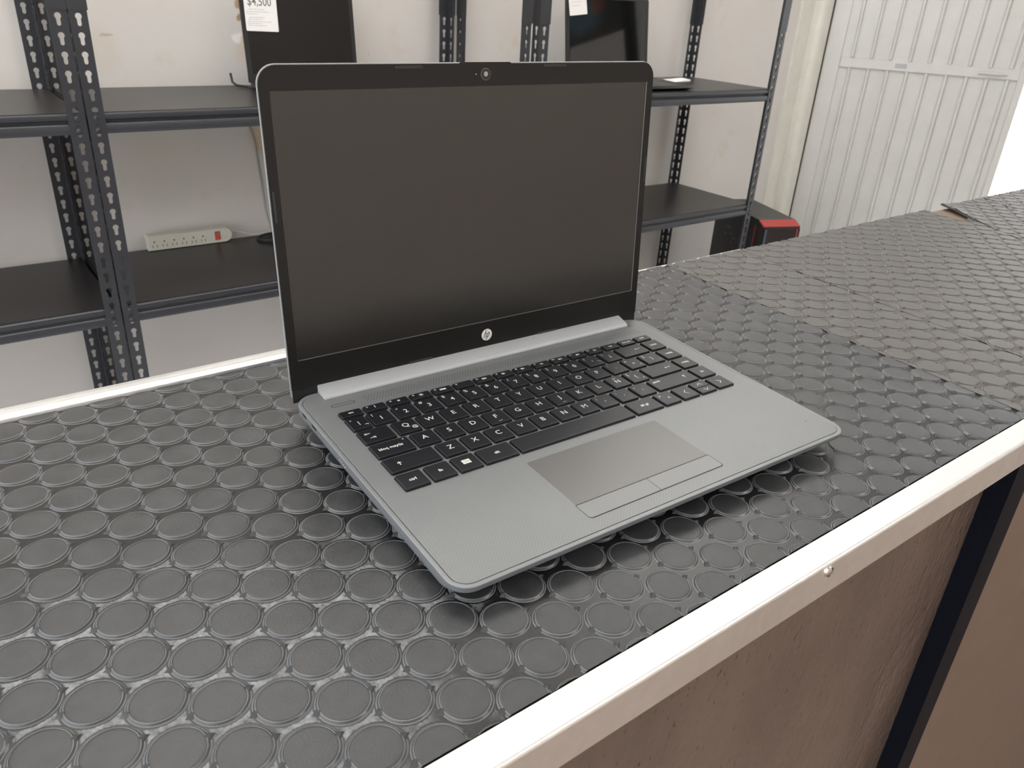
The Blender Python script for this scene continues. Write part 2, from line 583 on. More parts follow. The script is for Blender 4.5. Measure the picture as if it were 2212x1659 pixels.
# front edging: L profile with rounded top
def edge_profile(yin, yout, zt, zb, r, th):
    s = 1 if yout > yin else -1
    cy = yout - s * r
    out = [(yin, zt - .0009), (yin + s * .0006, zt), (cy - s * .0004, zt)]
    for k in range(9):
        a = math.radians(90 * k / 8)
        out.append((cy + s * r * math.sin(a), zt - r + r * math.cos(a)))
    out += [(yout, zt - r - .0004), (yout, zb), (yout - s * th, zb), (yout - s * th, zt - th - r * .4), (yin, zt - th - r * .4)]
    return [(y, z + cz) for y, z in out]
cpart(MB().extrude_x(edge_profile(-.0645, -.0825, .0012, -.0235, .0022, .0016), CX0, CX1), 'front_edging', 'alu', 30)
bk = [(.3268, .0004), (.3272, .0020), (.3295, .0032), (.3335, .0032), (.3345, .0026), (.3352, .0032), (.3440, .0026), (.3475, .0008), (.3482, -.022), (.3468, -.022), (.3460, -.004), (.3268, -.004)]
cpart(MB().extrude_x([(y, z + cz) for y, z in bk], CX0, .41), 'back_edging', 'alu', 30)
# screw heads on the front edging
for sxx in (-.24, .1994, .73, 1.26):
    sc = MB().lathe([(.0038, 0), (.0038, .0006), (.0032, .0014), (.0018, .0021), (0.0001, .0023)], 16)
    so = sc.build('screw', M['steel'], counter, 40, (sxx, -.0825, cz - .0040), (math.radians(90), 0, 0))
    MB().box(-.0030, .0030, -.00045, .00045, .0010, .00215).build('screw_slot', M['slot'], so, None, None, (0, 0, math.radians(62)))
# front panels, posts
PY = -.058
xs = [-.72, .489, 1.70]
cpart(MB().box(CX0, .494, PY, PY + .016, .06, cz - .024), 'front_panel', 'panel')
cpart(MB().box(.524, CX1, -.0745, -.058, .06, cz - .026), 'front_panel', 'panel2')
r = MB()
r.prism([(.489, -.076), (.5255, -.076), (.5255, -.0742), (.4925, -.0742), (.4925, -.040), (.489, -.040)], 0, cz - .024)
cpart(r, 'corner_post', 'post')
cpart(MB().box(.5255, .5385, -.0756, -.0744, .06, cz - .03), 'panel_bead', 'panel2')
r = MB()
r.prism([(-.324, -.076), (-.2875, -.076), (-.2875, -.0742), (-.3205, -.0742), (-.3205, -.040), (-.324, -.040)], 0, cz - .024)
cpart(r, 'corner_post', 'post')
cpart(MB().box(.412, .672, .3558, .3585, cz - .010, cz - .0012), 'back_lip', 'jamb')
cpart(MB().box(CX0, CX1, .33, .346, 0, cz - .024), 'back_panel', 'board')
cpart(MB().box(CX0, CX0 + .016, PY + .016, .33, .0, cz - .024), 'end_panel', 'board')
cpart(MB().box(CX0, CX1, -.05, .33, .0, .06), 'plinth', 'post')

# ================================================================== RUBBER MATS
def clip(poly, a, b_, c):
    """keep a*x+b*y<=c"""
    out = []
    for i in range(len(poly)):
        p, q = poly[i], poly[(i + 1) % len(poly)]
        fp, fq = a * p[0] + b_ * p[1] - c, a * q[0] + b_ * q[1] - c
        if fp <= 0:
            out.append(p)
        if fp * fq < 0:
            t = fp / (fp - fq)
            out.append((p[0] + t * (q[0] - p[0]), p[1] + t * (q[1] - p[1])))
    return out

def inside(poly, x, y):
    c = False
    for i in range(len(poly)):
        (x1, y1), (x2, y2) = poly[i], poly[(i + 1) % len(poly)]
        if (y1 > y) != (y2 > y) and x < (x2 - x1) * (y - y1) / (y2 - y1) + x1:
            c = not c
    return c

def seg_dist(poly, x, y):
    best, bi = 9, None
    for i in range(len(poly)):
        (x1, y1), (x2, y2) = poly[i], poly[(i + 1) % len(poly)]
        dx, dy = x2 - x1, y2 - y1
        t = max(0, min(1, ((x - x1) * dx + (y - y1) * dy) / (dx * dx + dy * dy)))
        d = math.hypot(x - x1 - t * dx, y - y1 - t * dy)
        if d < best:
            best, bi = d, i
    return best, bi

ZS = -.0010                       # sheet level; stud tops at 0
PROF_HI = [(.01305, ZS), (.01290, -.00092), (.01265, -.00086), (.01240, -.00064), (.01210, -.00040), (.01180, -.00014), (.01165, -.00001), (.01150, .00003), (.01136, -.00006),
           (.01128, -.00016), (.01114, -.00010), (.0108, -.00002), (.0100, 0.0), (.004, .00002)]
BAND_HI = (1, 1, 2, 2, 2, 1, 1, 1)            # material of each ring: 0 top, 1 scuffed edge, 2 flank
PROF_LO = [(.01305, ZS), (.0126, -.00085), (.0118, -.0001), (.0114, .00002), (.0109, -.00004), (.005, 0.0)]
BAND_LO = (1, 2, 1)
def stud_geo(prof, seg):
    mb = MB()
    bd_ = BAND_HI if prof is PROF_HI else BAND_LO
    full = MB().lathe(prof, seg)
    mb.add(full.v, full.f)
    mb.mi = [bd_[k // seg] if k < len(bd_) * seg else 0 for k in range(len(full.f))]
    for s in (1, -1):
        a = .0100
        vs = [(s * .0112, .0033, ZS), (s * .0112, -.0033, ZS), (s * .0157, s * .0004, ZS - .0001), (s * .0112, .0003, .0003), (s * .0134, .0002, .0002)]
        fs = [(0, 4, 2), (0, 3, 4), (1, 2, 4), (1, 4, 3), (0, 1, 3)]
        mb.add(vs, fs, 2)
    return mb
def mesh_of(mb, name, m):
    o = mb.build(name, m, None, 28)
    me = o.data
    bpy.data.objects.remove(o, do_unlink=True)
    return me

def cam_px(p):
    d = Vector(p) - CAM
    q = [sum(ROWS[i][j] * d[j] for j in range(3)) for i in range(3)]
    if q[2] <= .02:
        return None
    return (1106 + 1692.455 * q[0] / q[2], 829.5 + 1692.455 * q[1] / q[2], q[2])

def make_mat(name, poly, org, label, rub, sheet, lift=0.0, nmax=300, flap=None, thick=.0030):
    root = empty(name, (poly[0][0], poly[0][1], -.0042 + lift))
    off = Vector((poly[0][0], poly[0][1], -.0042 + lift))
    tag(root, label, 'rubber mat', 'rubber mat pieces on the counter')
    def bend(p):
        if flap:
            d = (p[0] - flap[0]) * flap[2] + (p[1] - flap[1]) * flap[3]      # distance past the lifted edge
            e = max(0.0, 1 - d / .06) * max(0.0, min(1.0, (p[1] - flap[4]) / .10))
            return (p[0], p[1], p[2] + .0055 * e * e)
        return p
    loc = lambda p: tuple(Vector(bend((p[0], p[1], p[2] + lift))) - off)
    # sheet, cut into small tiles so that it can bend
    mb = MB()
    if flap:
        xs_ = [min(q[0] for q in poly) + k * (max(q[0] for q in poly) - min(q[0] for q in poly)) / 26 for k in range(27)]
        ys_ = [min(q[1] for q in poly) + k * (max(q[1] for q in poly) - min(q[1] for q in poly)) / 26 for k in range(27)]
        for a in range(26):
            for c in range(26):
                cell = [(xs_[a], ys_[c]), (xs_[a + 1], ys_[c]), (xs_[a + 1], ys_[c + 1]), (xs_[a], ys_[c + 1])]
                for i in range(len(poly)):
                    (x1, y1), (x2, y2) = poly[i], poly[(i + 1) % len(poly)]
                    nx, ny = (y2 - y1), -(x2 - x1)
                    if cell:
                        cell = clip(cell, nx, ny, nx * x1 + ny * y1)
                if len(cell) > 2:
                    mb.loft([[loc((x, y, ZS - thick + .0002)) for x, y in cell], [loc((x, y, ZS)) for x, y in cell]])
    else:
        mb.loft([[loc((x, y, ZS - thick + .0002)) for x, y in poly], [loc((x, y, ZS)) for x, y in poly]])
    mb.build('sheet', sheet, root)
    # studs
    pts = []
    x0, x1 = min(q[0] for q in poly) - .02, max(q[0] for q in poly) + .02
    y0, y1 = min(q[1] for q in poly) - .02, max(q[1] for q in poly) + .02
    for i in range(math.floor((x0 - org[0]) / LX), math.ceil((x1 - org[0]) / LX) + 1):
        cx = org[0] + i * LX
        by = org[1] + i * LY
        for j in range(math.floor((y0 - by) / LS), math.ceil((y1 - by) / LS) + 1):
            cy = by + j * LS
            d, bi = seg_dist(poly, cx, cy)
            ins = inside(poly, cx, cy)
            if not ins and d > .0115:
                continue
            q = cam_px((cx, cy, 0))
            vis = q and -60 < q[0] < 2272 and -60 < q[1] < 1719
            pts.append((0 if vis else 1, q[2] if q else 9, cx, cy, d, ins))
    pts.sort()
    hi = mesh_of(stud_geo(PROF_HI, 30), 'stud', rub)
    rest = MB()
    for k, (nv, dist, cx, cy, d, ins) in enumerate(pts):
        cut = d < .0146
        if nv or k >= nmax or cut or flap:
            g = stud_geo(PROF_HI if (k < nmax and not nv) else PROF_LO, 26 if (k < nmax and not nv) else 16)
            vs = [(a + cx, b_ + cy, c) for a, b_, c in g.v]
            fs, mi = g.f, g.mi
            if cut:
                bm = bmesh.new()
                bv = [bm.verts.new(v) for v in vs]
                for f, q in zip(fs, mi):
                    bm.faces.new([bv[i] for i in f]).material_index = q
                for i in range(len(poly)):
                    (ax, ay), (bx_, by_) = poly[i], poly[(i + 1) % len(poly)]
                    dd = math.hypot(bx_ - ax, by_ - ay)
                    nn = ((by_ - ay) / dd, -(bx_ - ax) / dd)
                    if abs((cx - ax) * nn[0] + (cy - ay) * nn[1]) < .0146:
                        t = ((cx - ax) * (bx_ - ax) + (cy - ay) * (by_ - ay)) / dd / dd
                        if -.05 < t < 1.05:
                            bmesh.ops.bisect_plane(bm, geom=bm.verts[:] + bm.edges[:] + bm.faces[:], plane_co=(ax, ay, 0), plane_no=(nn[0], nn[1], 0), clear_outer=True)
                bm.verts.index_update()
                vs = [tuple(v.co) for v in bm.verts]
                fs = [tuple(v.index for v in f.verts) for f in bm.faces]
                mi = [f.material_index for f in bm.faces]
                bm.free()
                if not fs:
                    continue
            if k < nmax and not nv:
                s = MB()
                s.add([loc(v) for v in vs], fs)
                s.mi = list(mi)
                s.build('stud', rub, root, 28)
            else:
                rest.add([loc(v) for v in vs], fs)
                rest.mi[-len(fs):] = mi
        else:
            link('stud', hi, root, loc((cx, cy, 0)), (0, 0, random.choice((0, math.pi)) + random.uniform(-.05, .05)))
    if rest.v:
        o = rest.build('far_studs', rub, root, 28)
        o['kind'] = 'stuff'
    return root

M['stud'] = [stud_mat('black_rubber_studs', (.026, .027, .028), .37), stud_mat('scuffed_rubber_edge', (.125, .130, .135), .45), mat('lit_rubber_flank', (.055, .058, .062), .30)]  # flank colour is paler than the tops, standing in for light on it
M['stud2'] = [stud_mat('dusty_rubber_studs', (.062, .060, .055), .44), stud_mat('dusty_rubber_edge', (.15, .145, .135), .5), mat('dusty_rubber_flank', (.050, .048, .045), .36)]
O1 = (-.158, .0135)
M['sheet1'] = sheet_mat('black_rubber_sheet', (.008, .0075, .0075), (.020, .018, .017), .32, O1, (-.185, .025, .20, .105))
M['sheet2'] = sheet_mat('dusty_rubber_sheet', (.050, .042, .036), (.105, .090, .077), .50, O1, None)
F, Bk, Bk2 = -.0632, .3262, .3550
mat1 = [(-.305, F), (.5075, F), (.516, .10), (.530, Bk2), (.415, Bk2), (.415, Bk), (-.305, Bk)]
make_mat('rubber_mat', mat1, O1, 'largest black studded rubber mat, lying under the open grey laptop', M['stud'], M['sheet1'])
make_mat('rubber_mat', [(.5083, F), (.6255, F), (.667, Bk2), (.5308, Bk2 + .001), (.5168, .10)], (.5305, .1500),
         'narrow strip of studded rubber mat between two seams right of the laptop', M['stud2'], M['sheet2'])
make_mat('rubber_mat', [(.6263, F), (.9555, F), (1.150, .278), (1.131, .300), (1.142, Bk2 + .002), (.668, Bk2)], (.648, .1400),
         'wide dusty studded rubber mat between the seam strip and the lifted flap', M['stud2'], M['sheet2'])
make_mat('rubber_mat', [(.9575, F), (1.10, F), (1.345, Bk2 + .004), (1.197, Bk2 + .004)], (1.02, .118),
         'studded rubber mat piece with its left edge curling up from the counter', M['stud2'], M['sheet2'], flap=(1.196, .359, .85, -.50, .22))
make_mat('rubber_mat', [(1.1015, F), (2.2, F), (2.2, Bk2), (1.3465, Bk2 + .004)], (1.13, .125),
         'farthest studded rubber mat at the right end of the counter', M['stud2'], M['sheet2'])

# ================================================================== THE OPEN GREY LAPTOP
MM = .001
H = .0145
lap = empty('laptop', (0, 0, 0))
RL = Matrix(((0.9992, 0.0390, -0.0071), (-0.0391, 0.9990, -0.0234), (0.0062, 0.0237, 0.9997))).to_4x4()
lap.matrix_world = Matrix.Translation((0, 0, H)) @ RL
tag(lap, 'open grey laptop with a dark screen and black keyboard standing on the studded mat', 'laptop')
W, D = 324., 225.
def ring(ins_l, ins_f, ins_b, z, rf=13., rb=15.):
    g = min(ins_l, ins_f)
    return [(x * MM, y * MM, z * MM) for x, y in rrect(ins_l, ins_f, W - ins_l, D - ins_b, (max(rf - g, 3), max(rf - g, 3), max(rb - g, 3), max(rb - g, 3)), 8)]
rim_rings = [ring(2.9, 2.9, 2.9, -.9), ring(2.9, 2.9, 2.9, -.35), ring(2.5, 2.5, 2.5, -.05), ring(.9, .9, .9, 0), ring(.3, .3, .3, -.06), ring(.05, .05, .05, -.28), ring(0, 0, 0, -.5)]
MB().loft(rim_rings, True, False).build('deck_rim', M['body'], lap, 30)
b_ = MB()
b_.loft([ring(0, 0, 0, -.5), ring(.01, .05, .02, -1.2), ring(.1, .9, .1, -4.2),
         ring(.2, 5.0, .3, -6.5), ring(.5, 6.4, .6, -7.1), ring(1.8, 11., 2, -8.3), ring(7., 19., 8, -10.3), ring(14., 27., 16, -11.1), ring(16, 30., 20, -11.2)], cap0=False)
b_.build('base_body', M['bodyshade'], lap, 24)
dp = MB()
dp.loft([ring(3.25, 3.25, 3.25, -.8), ring(3.25, 3.25, 3.25, -.18), ring(3.5, 3.5, 3.5, 0)], cap0=False)
deck = dp.build('palm_rest', M['deck'], lap, 32)
# feet: down to the stud tops
def mat_z(y):
    return -(H * 1000 + .0237 * y)
for (x, y, wd, dp_) in ((26, 26, 46, 7), (252, 26, 46, 7)):
    MB().prism([(px * MM, py * MM) for px, py in rrect(x, y, x + wd, y + dp_, 2.5, 4)], (mat_z(y + dp_ / 2) + .1) * MM, -9.5 * MM).build('rubber_foot', M['foot'], lap)
MB().prism([(px * MM, py * MM) for px, py in rrect(40, 190, 284, 198, 3, 4)], (mat_z(194) + .1) * MM, -10.5 * MM).build('rubber_foot', M['foot'], lap)

# ---- keyboard
KZ = 1.9
_keymesh = {}
def key_mesh(wd, ht):
    k = (round(wd, 2), round(ht, 2))
    if k not in _keymesh:
        mb = MB()
        R = lambda i, z, r: [(x * MM, y * MM, z * MM) for x, y in rrect(i, i, wd - i, ht - i, r, 3)]
        mb.loft([R(-.45, .02, 1.0), R(-.42, .75, 1.0)], cap0=False, cap1=True, mi=1)
        mb.loft([R(-.22, .7, .9), R(-.05, KZ - .30, .8), R(.22, KZ - .06, .7), R(.5, KZ, .6)], cap0=False, mi=0)
        o = mb.build('k', [M['key'], M['skirt']], None, 8)
        _keymesh[k] = o.data
        bpy.data.objects.remove(o, do_unlink=True)
    return _keymesh[k]
def key(x0, x1, y0, y1, legends=()):
    wd, ht = x1 - x0, y1 - y0
    o = link('key', key_mesh(wd, ht), lap, (x0 * MM, y0 * MM, 0))
    for lg in legends:
        kind = lg[0]
        if kind == 't':
            _, s, fx, fy, size, bold = lg
            vs, fs = text_mesh(s, size * MM, bold * MM)
        else:
            _, pts, fx, fy, wdt = lg
            vs, fs = stroke([(a * MM, c * MM) for a, c in pts], wdt * MM)
        if not vs:
            continue
        mb = MB().add([(a + fx * wd * MM, c + fy * ht * MM, KZ * MM + 2.5e-5) for a, c, _z in vs], fs)
        mb.build('key_legend', M['legend'], o)
    return o
BIG, SM = 6.4, 3.0
def L(s):
    return ('t', s, .5, .56, BIG, .0 if s == 'M' else .04)
def C1(s, size=BIG):
    return ('t', s, .5, .46, size, .05)
def TL(s, size=3.9):
    return ('t', s, .2, .78, size, .05)
def BR(s, size=3.6):
    return ('t', s, .82, .24, size, .05)
def W_(s, fx=.5, fy=.5, size=3.7):
    return ('t', s, fx, fy, size, .09)
RY = [88.2, 107.0, 125.6, 144.2, 162.7]
KH = 15.4
# function row
icons = [('esc',), ('f1', '?'), ('f2', '*'), ('f3', '✲'), ('f4', 'box'), ('f5', ''), ('f6', 'mute'), ('f7', 'v-'), ('f8', 'v+'), ('f9', 'prev'), ('f10', 'play'), ('f11', 'next'), ('f12', 'plane'), ('ins',), ('imp pnt',), ('supr',)]
def tri(cx, cy, s, d=1):
    return ('s', [(cx - d * s * .5, cy), (cx + d * s * .35, cy)], .55, .5, s)
for i, ic in enumerate(icons):
    x = 18.8 + 17.88 * i
    lg = []
    if ic[0] in ('esc', 'ins', 'imp pnt', 'supr'):
        lg = [W_(ic[0], .5, .5, 2.9)]
    else:
        lg = [('t', ic[0], .15, .72, 2.1, .06)]
        k = ic[1]
        if k in ('?',):
            lg.append(W_('?', .5, .55, 4.2))
        elif k in ('*', '✲'):
            r = 1.0 if k == '*' else 1.6
            for a in range(4):
                c, s = math.cos(a * math.pi / 4) * r, math.sin(a * math.pi / 4) * r
                lg.append(('s', [(-c, -s), (c, s)], .52, .52, .42))
        elif k == 'box':
            lg.append(('s', [(-1.9, 0), (1.9, 0)], .52, .52, 2.0))
        elif k in ('mute', 'v-', 'v+'):
            lg += [('s', [(-1.2, 0), (-.4, 0)], .48, .52, 1.1), ('s', [(-.4, 0), (.1, 0)], .48, .52, 2.2)]
            if k == 'mute':
                lg += [('s', [(1.2, 0), (2.0, 0)], .48, .52, 1.5)]
            else:
                lg += [('s', [(.9, 0), (2.0, 0)], .48, .52, .4)]
                if k == 'v+':
                    lg += [('s', [(1.45, -.5), (1.45, .5)], .48, .52, .4)]
        elif k in ('prev', 'next', 'play'):
            sg = -1 if k == 'prev' else 1
            for q in (-1.3, 0):
                lg += [('s', [(q, 0), (q + .3, 0)], .55, .5, 1.6), ('s', [(q + sg * .6, 0), (q + sg * .7, 0)], .55, .5, .8)]
            lg += [('s', [(1.5 * sg, -.8), (1.5 * sg, .8)], .55, .5, .35)]
        elif k == 'plane':
            lg += [('s', [(-1.4, 0), (1.6, 0)], .55, .5, .6), ('s', [(-.5, -1.4), (.3, 0), (-.5, 1.4)], .55, .5, .5)]
    key(x, x + 15.3, 181.0, 188.5, lg)
# number row
y = RY[4]
key(18.8, 32.0, y, y + KH, [TL('°'), C1('|', 5.0), BR('¬', 4.4)])
num = [('!', '1'), ('"', '2'), ('#', '3'), ('$', '4'), ('%', '5'), ('&', '6'), ('/', '7'), ('(', '8'), (')', '9'), ('=', '0'), ('?', "'"), ('¡', '¿')]
for i, (a, c) in enumerate(num):
    x = 34.0 + 18.53 * i
    lg = [TL(a, 4.4), C1(c, 6.2)]
    if c == "'":
        lg.append(('s', [(-1.2, 1.4), (1.0, -1.4)], .84, .3, .5))
    key(x, x + 15.6, y, y + KH, lg)
arrow_l = [('s', [(-2.6, 0), (2.6, 0)], .72, .5, .5), ('s', [(-1.6, .9), (-2.6, 0), (-1.6, -.9)], .72, .5, .5)]
key(256.5, 283.5, y, y + KH, arrow_l)
key(286.5, 302.5, y, y + KH, [W_('inicio', .5, .5, 3.3)])
# QWERTY row
y = RY[3]
tabl = [('s', [(-1.7, 0), (1.3, 0)], .28, .68, .45), ('s', [(-.9, .8), (-1.6, 0), (-.9, -.8)], .28, .68, .45), ('s', [(-2.2, 1), (-2.2, -1)], .28, .68, .45),
        ('s', [(-1.7, 0), (1.3, 0)], .33, .34, .45), ('s', [(.6, .8), (1.3, 0), (.6, -.8)], .33, .34, .45), ('s', [(1.9, 1), (1.9, -1)], .33, .34, .45)]
key(18.8, 40.4, y, y + KH, tabl)
for i, c in enumerate('QWERTYUIOP'):
    x = 43.4 + 18.5 * i
    lg = [L(c)]
    if c == 'Q':
        lg.append(('t', '@', .82, .30, 4.2, .04))
    key(x, x + 15.7, y, y + KH, lg)
for i, lg in enumerate(([TL('¨'), C1('´', 5.0)], [TL('*', 4.4), C1('+', 5.0), BR('~')])):
    x = 43.4 + 18.5 * (10 + i)
    key(x, x + 15.7, y, y + KH, lg)
key(265.4, 283.5, y, y + KH, [TL(']', 4.4), C1('}', 5.2), BR('`')])
key(286.5, 302.5, y, y + KH, [W_('repág', .5, .5, 3.3)])
# home row
y = RY[2]
key(18.8, 44.8, y, y + KH, [W_('bloq mayús', .46, .5, 3.7), ('s', [(-.35, 0), (.35, 0)], .88, .84, .7)])
for i, c in enumerate('ASDFGHJKLÑ'):
    x = 47.6 + 18.5 * i
    lg = [('t', 'N', .5, .52, BIG, .05), ('s', [(-1.6, 0), (-.5, .5), (.5, -.1), (1.6, .4)], .5, .80, .5)] if c == 'Ñ' else [L(c)]
    if c in 'FJ':
        lg.append(('s', [(-1.6, 0), (1.6, 0)], .5, .14, .3))
    key(x, x + 15.7, y, y + KH, lg)
x = 47.6 + 185.
key(x, x + 15.7, y, y + KH, [TL('[', 4.4), C1('{', 5.2), BR('^')])
key(251.4, 283.5, y, y + KH, arrow_l + [('s', [(2.6, 0), (2.6, 1.3)], .72, .5, .5)])
key(286.5, 302.5, y, y + KH, [W_('avpág', .5, .5, 3.3)])
# lower row
y = RY[1]
up = lambda fx, fy: [('s', [(0, -1.7), (0, 1.2)], fx, fy, .6), ('s', [(-1.2, .4), (0, 1.6), (1.2, .4)], fx, fy, .6)]
key(18.4, 53.2, y, y + KH, up(.25, .48))
for i, c in enumerate('ZXCVBNM'):
    x = 56.1 + 18.5 * i
    key(x, x + 15.6, y, y + KH, [L(c)])
for i, lg in enumerate(([TL(';', 4.4), C1(',', 5.5)], [TL(':', 4.4), C1('.', 5.5)], [TL('_', 4.4), C1('-', 5.0)])):
    x = 56.1 + 18.5 * (7 + i)
    key(x, x + 15.6, y, y + KH, lg)
key(241.7, 283.5, y, y + KH, up(.80, .55) + [W_('pausa', .16, .72, 3.2)])
key(286.5, 302.5, y, y + KH, [W_('fin', .5, .5, 3.3)])
# bottom row
y = RY[0]
key(18.0, 34.4, y, y + KH, [W_('ctrl')])
key(37.4, 53.2, y, y + KH, [W_('fn')])
key(56.1, 71.9, y, y + KH, [('s', [(a - .95, c), (a + .95, c)], .5, .52, 2.1) for a in (-1.3, 1.3) for c in (-1.15, 1.15)])
key(74.5, 99.0, y, y + KH, [W_('alt')])
key(101.8, 199.6, y, y + KH)
key(202.4, 227.4, y, y + KH, [W_('alt gr', .52, .5, 3.7)])
key(230.1, 245.5, y, y + KH, [('s', [(-.9, .9), (.9, 0), (-.9, -.9)], .24, .76, .45), ('s', [(.9, .9), (-.9, 0), (.9, -.9)], .62, .5, .5)])
key(248.9, 264.8, y, y + KH, [('s', [(1.4, 2.3), (-1.2, 0), (1.4, -2.3)], .5, .5, .5)])
key(267.7, 283.3, y, y + 7.4, [('s', [(-2.2, 1.0), (0, -1.2), (2.2, 1.0)], .5, .5, .5)])
key(267.7, 283.3, y + 8.0, y + KH, [('s', [(-2.2, -1.0), (0, 1.2), (2.2, -1.0)], .5, .5, .5)])
key(286.4, 302.2, y, y + KH, [('s', [(-1.4, 2.3), (1.2, 0), (-1.4, -2.3)], .5, .5, .5)])

# ---- touchpad
def plate(name, x0, y0, x1, y1, r, z0_, z1_, m, par=lap, ch=.25, sm=8):
    mb = MB()
    mb.loft([[(a * MM, c * MM, z0_ * MM) for a, c in rrect(x0, y0, x1, y1, r, 4)],
             [(a * MM, c * MM, (z1_ - ch * .5) * MM) for a, c in rrect(x0, y0, x1, y1, r, 4)],
             [(a * MM, c * MM, z1_ * MM) for a, c in rrect(x0 + ch, y0 + ch, x1 - ch, y1 - ch, [max(q - ch, .1) for q in (r if isinstance(r, tuple) else (r,) * 4)], 4)]], cap0=False)
    return mb.build(name, M[m], par, sm)
plate('touchpad_gap', 96.8, 13.4, 209.0, 28.0, (2.6, 2.6, .3, .3), -.05, .03, 'black', ch=.02)
plate('touchpad', 97.2, 27.8, 208.6, 78.8, (.3, .3, 2.2, 2.2), -.05, .12, 'pad', ch=.35)
plate('touchpad_button', 97.2, 14.2, 153.15, 27.5, (2.2, .2, .2, .3), -.05, .16, 'padbtn')
plate('touchpad_button', 153.45, 14.2, 208.6, 27.5, (.2, 2.2, .3, .2), -.05, .16, 'padbtn')
plate('power_button_gap', 19.5, 199.7, 36.6, 203.0, .6, -.05, .02, 'black', ch=.02)
plate('power_button', 19.9, 200.1, 36.2, 202.6, .4, -.05, .10, 'padbtn')
# speaker perforation
sg = MB()
for rrow in range(5):
    yy = 197.4 + 1.85 * rrow
    xx = 44.6 + (1.15 if rrow % 2 else 0)
    while xx < 306.5:
        sg.add([((xx + .42 * math.cos(a)) * MM, (yy + .42 * math.sin(a)) * MM, .02 * MM) for a in [k * math.pi / 3 for k in range(6)]], [(0, 1, 2, 3, 4, 5)])
        xx += 2.3
o = sg.build('speaker_grille', M['grille'], lap)
o['kind'] = 'stuff'
# microphone hole, stickers of dust are left out
MB().lathe([(.0006, .00001), (.0004, .00003)], 10, (.3063, .0236, 0)).build('microphone_hole', M['grille'], lap)
# left side ports
def sideport(name, y0, y1, z0_, z1_, m):
    mb = MB()
    prf = rrect(y0, z0_, y1, z1_, min(.4 * (z1_ - z0_), 1.2), 3)
    mb.loft([[(-.03 * MM, a * MM, c * MM) for a, c in prf], [(.6 * MM, a * MM, c * MM) for a, c in prf]])
    return mb.build(name, M[m], lap)
sideport('card_slot', 198.6, 205.2, -3.3, -1.1, 'port')
sideport('audio_port', 181.0, 189.0, -3.4, -1.2, 'port')
for k, (yy, zz) in enumerate(((143, -3.6), (140.5, -3.9), (138, -4.3), (135.5, -4.7))):
    sideport('indicator_light', yy - .45, yy + .45, zz - .35, zz + .35, 'logo')

# ---- lid
TH = 1.481123
lid_root_m = Matrix.Translation((0, 225.32 * MM, 5.10 * MM)) @ Matrix.Rotation(TH, 4, 'X')
LB = 211.4
def rr3(x0, y0, x1, y1, r, z, seg=8):
    return [(a * MM, c * MM, z * MM) for a, c in rrect(x0, y0, x1, y1, r, seg)]
sh = MB()
R4 = lambda t, bt: (bt, bt, t, t)
sh.loft([rr3(.6, -9.0, W - .6, LB - .2, R4(11.5, 7), -.9), rr3(.2, -9.6, W - .2, LB + .2, R4(12, 7), -1.0), rr3(0, -10, W, LB + .5, R4(12.2, 8), -1.9),
         rr3(.5, -10, W - .5, LB + .2, R4(12, 8), -3.4), rr3(2, -8.5, W - 2, LB - 1.2, R4(11, 7), -4.8), rr3(6, -5, W - 6, LB - 5, R4(9, 6), -5.5)])
lid = sh.build('lid', M['shell'], lap, 40)
lid.matrix_local = lid_root_m
# bezel with the screen opening and the little webcam lip on top
SX0, SX1, SY0, SY1 = 7.1, 316.9, 21.4, 196.7
outer = rrect(.7, 0, W - .7, LB - .3, (1.2, 1.2, 11.6, 11.6), 8)
lip = [(183.6, LB - .3), (182.2, LB + .55), (141.6, LB + .55), (140.2, LB - .3)]
k = max(i for i, q in enumerate(outer) if q[0] > 200 and abs(q[1] - (LB - .3)) < 1e-6)
outer = outer[:k + 1] + lip + outer[k + 1:]
inner = rrect(SX0, SY0, SX1, SY1, .4, 2)
def face_with_hole(out, hole, z):
    pts = [Vector((*q, 0)) for q in out] + [Vector((*q, 0)) for q in hole]
    tris = tessellate_polygon([pts[:len(out)], pts[len(out):]])
    return [(q.x * MM, q.y * MM, z * MM) for q in pts], [tuple(t) for t in tris]
bz = MB()
vs, fs = face_with_hole(outer, inner, 0)
bz.add(vs, fs)
bz.loft([[(a * MM, c * MM, -1.2 * MM) for a, c in outer], [(a * MM, c * MM, 0) for a, c in outer]], False, False)
bz.loft([[(a * MM, c * MM, 0) for a, c in inner], [(a * MM, c * MM, -1.3 * MM) for a, c in inner]], False, False)
bz.build('bezel', M['bezel'], lid)
plate('display_panel', SX0 - 1, SY0 - 1, SX1 + 1, SY1 + 1, .3, -1.2, -.85, 'screen', lid, .05)
# thin inner wall of the bezel opening, coloured paler to look lit
ch = MB()
ch.loft([[(a * MM, c * MM, -.02 * MM) for a, c in rrect(SX0 + .02, SY0 + .02, SX1 - .02, SY1 - .02, .4, 2)],
         [(a * MM, c * MM, -.84 * MM) for a, c in rrect(SX0 + .35, SY0 + .35, SX1 - .35, SY1 - .35, .4, 2)]], False, False)
ch.build('screen_chamfer', M['lensring'], lid)
